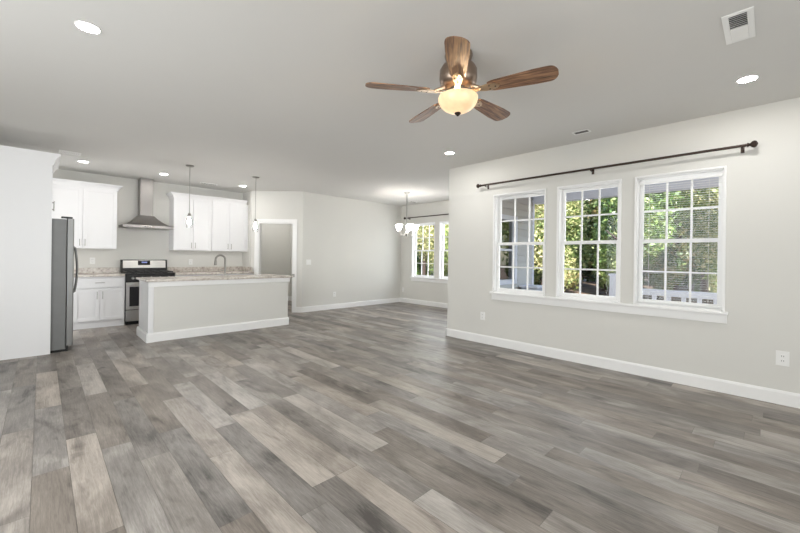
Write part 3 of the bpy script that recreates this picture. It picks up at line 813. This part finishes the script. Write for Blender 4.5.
for k in range(5):
    a = 2 * PI * k / 5 - .002
    mat = Matrix.Rotation(a, 4, 'Z')
    bl_ = MB(); bb = bmesh.new()
    lo = [bb.verts.new((x, y, -.0035)) for x, y in outl]; hi = [bb.verts.new((x, y, .0035)) for x, y in outl]
    n_ = len(outl); bb.faces.new(lo[::-1]); bb.faces.new(hi)
    for q in range(n_): bb.faces.new((lo[q], lo[(q + 1) % n_], hi[(q + 1) % n_], hi[q]))
    bl_.merge(bb, Matrix.Rotation(pitch, 4, 'X'))
    bo = bl_.build('blade', M['blade']); bo.parent = t; bo.location = (0, 0, fz + .012 - H); bo.rotation_euler = (0, 0, a)
    ORI[bo.name] = Vector((0, 0, 0))
    m = MB(); pr = Matrix.Rotation(pitch, 4, 'X')
    bb = bmesh.new()
    pts = [(.085, .02), (.14, .016), (.19, .03), (.235, .034), (.275, .022), (.295, 0), (.275, -.022), (.235, -.034), (.19, -.03), (.14, -.016), (.085, -.02)]
    lo = [bb.verts.new((x, y, -.011)) for x, y in pts]; hi = [bb.verts.new((x, y, -.0037)) for x, y in pts]
    bb.faces.new(lo[::-1]); bb.faces.new(hi)
    for q in range(len(pts)): bb.faces.new((lo[q], lo[(q + 1) % len(pts)], hi[(q + 1) % len(pts)], hi[q]))
    m.merge(bb, pr)
    m.tube([(.10, 0, .028), (.14, 0, .01), (.17, 0, -.004)], .014, 8)
    io = m.build('blade_iron', M['brass']); io.parent = bo
    for q in ((.225, .018), (.225, -.018), (.265, 0)):
        v = pr @ Vector((q[0], q[1], -.011)); MB().lathe([(0, -.003), (.006, -.002), (.006, .001)], v, 8).build('screw', M['bronze'], None, True).parent = bo
MB().lathe([(.130, 2.424), (.137, 2.430), (.141, 2.42), (.137, 2.398), (.124, 2.37), (.100, 2.346), (.068, 2.328), (.03, 2.318), (0, 2.317), (0, 2.322), (.028, 2.323), (.066, 2.333), (.097, 2.35), (.12, 2.373), (.132, 2.4), (.135, 2.42), (.130, 2.424)], c3, 40).build('glass_bowl', M['bowl'], t, True)
MB().lathe([(0, 2.318), (.02, 2.317), (.024, 2.312), (.018, 2.305), (.012, 2.30), (.008, 2.294), (0, 2.29)], c3, 16).build('finial', M['bronze'], t, True)

bd = bpy.data.lights.new('fan_bulb', 'POINT'); bd.energy = 34; bd.color = (1, .72, .42); bd.shadow_soft_size = .035
bo_ = bpy.data.objects.new('fan_bulb', bd); COL.objects.link(bo_); bo_.location = (fcx, fcy, 2.427)

area('fill_pantry', (4.4, 8.9, H - .02), (0, 0, -1), .3, .3, 6, (1, .98, .95))  # unseen light added to brighten the pantry interior

# ------------------------------------------------------------------ vents, outlets, switch
def register(x0, x1, y0, y1, label, half=False, n=14):
    t = thing('ceiling_vent', label, 'vent', ((x0 + x1) / 2, (y0 + y1) / 2, H))
    f = .03 if half else .018; z1 = H - .001; z0 = H - .008
    m = B(x0, x1, y0, y0 + f, z0, z1, bev=.002); m.box(x0, x1, y1 - f, y1, z0, z1, .002); m.box(x0, x0 + f, y0 + f, y1 - f, z0, z1, .002); m.box(x1 - f, x1, y0 + f, y1 - f, z0, z1, .002)
    m.build('frame', M['plastic'], t, weld=False)
    B(x0 + f, x1 - f, y0 + f, y1 - f, H - .0015, H - .0008).build('duct_opening', M['ventgrey'], t)
    return t, (x0 + f, x1 - f, y0 + f, y1 - f)
t, (a, b, c, d) = register(2.875, 3.26, .07, .21, 'large white ceiling vent near the recessed light at upper right', True)
m = MB(); xm_ = (a + b) / 2
for side in (0, 1):
    n = 7; lo, hi = (a, xm_ - .004) if side == 0 else (xm_ + .004, b)
    for k in range(n):
        xx = lo + (hi - lo) * (k + .5) / n; tl = .9 if side == 0 else -.7
        dx = .011 * math.cos(tl); dz = .006 * math.sin(tl)
        m.extrude([(xx - dx, c, H - .009 - dz), (xx + dx, c, H - .009 + dz), (xx + dx, c, H - .008 + dz), (xx - dx, c, H - .008 - dz)], (0, d - c, 0))
m.box(xm_ - .004, xm_ + .004, c, d, H - .009, H - .002)
m.build('louvers', M['plastic'], t)
def small_vent(x0, x1, y0, y1, label, along, lm='ventgrey'):
    t, (a, b, c, d) = register(x0, x1, y0, y1, label)
    m = MB(); n = 4
    for k in range(n):
        if along == 'y':
            xx = a + (b - a) * (k + .5) / n; m.box(xx - .006, xx + .002, c, d, H - .006, H - .005)
        else:
            yy = c + (d - c) * (k + .5) / n; m.box(a, b, yy - (.006 if lm == 'ventgrey' else .02), yy + (.002 if lm == 'ventgrey' else .02), H - .006, H - .005)
    m.build('louvers', M[lm], t)
small_vent(4.32, 4.43, 1.42, 1.60, 'small dark slotted ceiling vent above the middle window', 'y')
small_vent(2.27, 2.6, 8.05, 8.15, 'slim ceiling vent in front of the right wall cabinets', 'x')
small_vent(.16, .40, 7.05, 7.27, 'square white ceiling vent above the refrigerator enclosure', 'x', 'plastic')
small_vent(6.8, 7.05, 6.5, 6.62, 'small ceiling vent behind the chandelier', 'x')

def plate(name, label, cat, c, right, nrm, w_=.075, h=.118, kind='outlet', gangs=1):
    c = Vector(c); right = Vector(right); nrm = Vector(nrm); t = thing(name, label, cat, c)
    def slab(m, u0, u1, v0, v1, d0, d1):
        m.extrude([c + right * u0 + UP * v0 + nrm * d0, c + right * u1 + UP * v0 + nrm * d0, c + right * u1 + UP * v1 + nrm * d0, c + right * u0 + UP * v1 + nrm * d0], nrm * (d1 - d0)); return m
    slab(MB(), -w_ / 2, w_ / 2, -h / 2, h / 2, .0005, .006).build('cover_plate', M['plastic'], t)
    if kind == 'outlet':
        for s in (-1, 1):
            q = slab(MB(), -.017, .017, s * .021 - .014, s * .021 + .014, .0055, .009).build('receptacle', M['plastic'], t)
            m = MB(); slab(m, -.008, -.005, s * .021 - .006, s * .021 + .006, .0085, .0095); slab(m, .005, .008, s * .021 - .006, s * .021 + .006, .0085, .0095)
            m.build('slots', M['slot'], q)
    else:
        for g in range(gangs):
            u = (g - (gangs - 1) / 2) * .046
            slab(MB(), u - .012, u + .012, -.03, .03, .0055, .010).build('rocker', M['plastic'], t)
    return t
plate('wall_outlet', 'white outlet on the right wall near the right edge of the photo', 'outlet', (XR, -.10, .415), (0, -1, 0), (-1, 0, 0), .085, .13)
plate('wall_outlet', 'white outlet on the right wall below the left end of the window sill', 'outlet', (XR, 3.02, .41), (0, -1, 0), (-1, 0, 0))
plate('wall_outlet', 'white outlet low on the dining back wall', 'outlet', (5.08, YD, .36), (1, 0, 0), (0, -1, 0))
plate('wall_outlet', 'white outlet low on the wall below the dining window', 'outlet', (XD, 7.29, .36), (0, -1, 0), (-1, 0, 0))
plate('wall_outlet', 'white outlet above the counter left of the range', 'outlet', (.665, YK, 1.14), (1, 0, 0), (0, -1, 0))
plate('wall_outlet', 'white outlet on the kitchen wall between the range and the faucet', 'outlet', (2.28, YK, 1.12), (1, 0, 0), (0, -1, 0))
plate('light_switch', 'white two-gang switch plate beside the pantry doorway', 'switch', (4.36, YD, 1.14), (1, 0, 0), (0, -1, 0), .12, .118, 'switch', 2)

# ------------------------------------------------------------------ outside: porch, railing, yard, trees
GZ = -.45
struct('trim_4', B(XR + T, 7.60, YB - 1, 3.55, 2.60, 2.66), M['porchceil'])                  # porch ceiling
m = MB(); k = 0; yy = YB - 1
while yy < 3.5:
    m.box(XR + T, 7.6, yy, yy + .004, 2.597, 2.601); yy += .09
struct('trim_5', m, M['siding'])
struct('trim_6', B(7.40, 7.58, YB - 1, 3.50, 2.45, 2.60), M['exttrim'])                      # porch beam
struct('trim_7', B(XR + T, 7.60, YB - 1, 3.55, 2.665, 2.85), M['siding'])
m = MB(); z = -.1
for seg0, seg1, lo, hi in ((XR + T, SW0 - .07, -.2, 2.6), (SW1 + .07, XD + .1, -.2, 2.6), (SW0 - .07, SW1 + .07, -.2, .78), (SW0 - .07, SW1 + .07, 2.12, 2.6)):
    z = lo
    while z < hi - .01:
        zt = min(z + .13, hi)
        m.extrude([(seg0, 3.549, z), (seg0, 3.518, z), (seg0, 3.544, zt), (seg0, 3.549, zt)], (seg1 - seg0, 0, 0)); z = zt
struct('trim_8', m, M['siding'])
struct('trim_9', B(XD + .1, XD + T + .025, 3.515, 3.69, -.2, 2.6), M['exttrim'])             # corner board
m = MB()
xx = XR + T + .01
while xx < 7.55:
    m.box(xx, min(xx + .135, 7.58), YB - 1, 3.52, -.17, -.14); xx += .14
dk = m.build('porch_deck', M['deck']); dk['kind'] = 'structure'
# railing with a newel post
t = thing('porch_railing', 'white porch railing with square balusters outside the right-hand window', 'railing', (7.45, .4, -.14))
B(7.38, 7.54, 1.87, 2.03, -.139, .99, bev=.006).build('newel_post', M['exttrim'], t)
m = B(7.36, 7.56, 1.85, 2.05, .99, 1.03, bev=.008)
m.build('post_cap', M['exttrim'], t)
B(7.40, 7.52, -2.6, 1.865, .685, .785, bev=.006).build('top_rail', M['exttrim'], t)
B(7.43, 7.49, -2.6, 1.865, -.05, 0, bev=.004).build('bottom_rail', M['exttrim'], t)
yy = 1.76
while yy > -2.6:
    B(7.44, 7.48, yy - .03, yy + .03, 0.001, .684).build('baluster', M['exttrim'], t); yy -= .20
# pale box by the siding
t = thing('outdoor_storage_bin', 'pale grey box standing on the porch beside the siding wall', 'storage box', (6.95, 3.25, -.14))
B(6.85, 7.2, 3.15, 3.5, -.139, .70, bev=.03).build('body', M['plasticgrey'], t)
B(6.82, 7.23, 3.12, 3.51, .701, .75, bev=.02).build('lid', M['exttrim'], t)

gm = bpy.data.meshes.new('ground_plane')
struct('ground', B(XR + T, 90, -40, 90, GZ - .2, GZ), M['ground'])
struct('driveway', MB().extrude([(11.5, -15, GZ + .002), (16, -15, GZ + .002), (17.5, 14, GZ + .002), (13, 22, GZ + .002), (10.5, 22, GZ + .002), (12.5, 10, GZ + .002)], (0, 0, .01)), M['path'])

def foliage(name, center, rad, n, size, matn, parent, seed, trunk_clear=0.0, blobs=9):
    rg = np.random.default_rng(seed)
    c = np.array(center); rad = np.array(rad)
    bc = rg.normal(size=(blobs, 3)); bc /= np.linalg.norm(bc, axis=1)[:, None]; bc *= rg.uniform(.25, .8, (blobs, 1))
    br = rg.uniform(.32, .55, blobs)
    which = rg.integers(0, blobs, n)
    d = rg.normal(size=(n, 3)); d /= np.linalg.norm(d, axis=1)[:, None]
    p = bc[which] + d * (br[which] * rg.uniform(.55, 1.05, n) )[:, None]
    p = c + p * rad / 1.2
    nrm = d * .7 + rg.normal(size=(n, 3)) * .6; nrm /= np.linalg.norm(nrm, axis=1)[:, None]
    u = np.cross(nrm, rg.normal(size=(n, 3))); u /= np.linalg.norm(u, axis=1)[:, None]; v = np.cross(nrm, u)
    s = size * rg.uniform(.6, 1.3, n)[:, None]
    q = np.stack([p - u * s, p + v * s * .45 + nrm * s * .12, p + u * s, p - v * s * .45 + nrm * s * .12], 1).reshape(-1, 3)
    me = bpy.data.meshes.new(name)
    me.vertices.add(4 * n); me.vertices.foreach_set('co', (q - np.array(root_of(parent))).ravel())
    me.loops.add(4 * n); me.loops.foreach_set('vertex_index', np.arange(4 * n))
    me.polygons.add(n); me.polygons.foreach_set('loop_start', np.arange(n) * 4)
    me.update(calc_edges=True); me.validate()
    at = me.attributes.new('leaf', 'FLOAT', 'FACE'); 
    tone = np.clip(rg.uniform(0, 1, blobs)[which] * .55 + rg.uniform(0, .5, n), 0, 1)
    at.data.foreach_set('value', tone.astype(np.float32))
    me.materials.append(M[matn]); o = bpy.data.objects.new(name, me); COL.objects.link(o); o.parent = parent; ORI[o.name] = root_of(parent)
    return o
def tree(x, y, h, r, matn, seed, kind, label, n=4200, low=.25, tr=.13, size=.13):
    rr = random.Random(seed)
    t = thing(kind, label, 'tree', (x, y, GZ), 'trees beyond the porch')
    pts = [Vector((x, y, GZ - .05))]; 
    for k in range(1, 7): pts.append(Vector((x + rr.uniform(-.12, .12) * k / 3, y + rr.uniform(-.12, .12) * k / 3, GZ + h * .85 * k / 6)))
    m = MB().tube(pts, [tr * (1 - .13 * k) for k in range(7)], 9)
    for k in range(5):
        b0 = pts[2 + k % 4]; an = rr.uniform(0, 6.28); ln = r * rr.uniform(.5, .9)
        m.tube([b0, b0 + Vector((math.cos(an) * ln * .5, math.sin(an) * ln * .5, ln * .35)), b0 + Vector((math.cos(an) * ln, math.sin(an) * ln, ln * .6))], [tr * .4, tr * .28, tr * .1], 6)
    m.build('trunk', M['bark'], t, True)
    zc = GZ + h * (low + 1) / 2
    foliage('foliage', (x, y, zc), (r, r, h * (1 - low) / 2 * 1.1), n, size, matn, t, seed, blobs=14)
    return t
LT = {'leaf_green': ('green_tree', 'mid green leafy tree standing beyond the porch'),
      'leaf_pale': ('pale_tree', 'pale yellowish leafy tree standing beyond the porch'),
      'leaf_dark': ('dark_tree', 'dark green tree growing at the back of the yard')}
TREES = []
_k = ['leaf_green', 'leaf_pale', 'leaf_green', 'leaf_pale', 'leaf_green', 'leaf_pale', 'leaf_green']
for i, y in enumerate((-3.9, .3, 2.9, 5.6, 8.4, 11.2, 14.2)):
    TREES.append((12.8 + 1.0 * (i % 2), y, 5.8 + .5 * (i % 3), 1.6, _k[i], (.2, .14, .16, .1, .16, .06, .1)[i]))
for i, y in enumerate((-4.5, -1.2, 1.6, 4.4, 7.2, 10.0, 12.9, 15.8)):
    TREES.append((17.0 + .8 * (i % 2), y, 7.6 + .5 * (i % 3), 1.55, _k[(i + 1) % 7], .06))
for i, y in enumerate((-3.5, -.2, 3.1, 6.4, 9.7, 13.0, 16.3, 19.6, 22.9)):
    TREES.append((21.4 + .9 * (i % 2), y, 9.5 + .5 * (i % 2), 1.75, 'leaf_dark', .0))
for i, y in enumerate((-1.5, 2.0, 5.5, 9.0, 12.5, 16.0, 19.5, 23)):
    TREES.append((25.8 + .4 * (i % 2), y, 10.5, 1.85, 'leaf_dark', .0))
for i, (x, y, h, r, mt, low) in enumerate(TREES):
    tree(x, y, h, r, mt, 100 + i, LT[mt][0], LT[mt][1], n=15000 if mt != 'leaf_dark' else 8000, low=low, size=.075 if mt != 'leaf_dark' else .16)
def shrub(x, y, h, r, matn, seed):
    t = thing('shrub', 'low leafy shrub at the edge of the yard beneath the trees', 'shrub', (x, y, GZ), 'shrubs beneath the trees')
    m = MB()
    for k in range(4):
        a = k * 1.6 + seed; m.tube([(x, y, GZ - .03), (x + .3 * r * math.cos(a), y + .3 * r * math.sin(a), GZ + h * .5)], [.025, .012], 6)
    m.build('stems', M['bark'], t); foliage('foliage', (x, y, GZ + h * .48), (r, r, h * .55), 3600, .09, matn, t, seed)
_ys = (-2.6, -.6, 1.4, 3.4, 5.4, 7.4, 9.4, 11.4, 13.4, 15.4, 17.4)
for i, y in enumerate(_ys):
    shrub(19.2 + .1 * (i % 2), y, 2.3 + .25 * (i % 3), .93, ('leaf_dark', 'leaf_green', 'leaf_dark')[i % 3], 300 + i)

t = thing('distant_woodland', 'continuous dark woodland closing the view far behind the yard trees', 'woodland', (31, 8, GZ))
fw_ = foliage('foliage', (31, 12, 2.6), (1.6, 26, 4.2), 30000, .3, 'leaf_dark', t, 900, blobs=160)
t['kind'] = 'stuff'
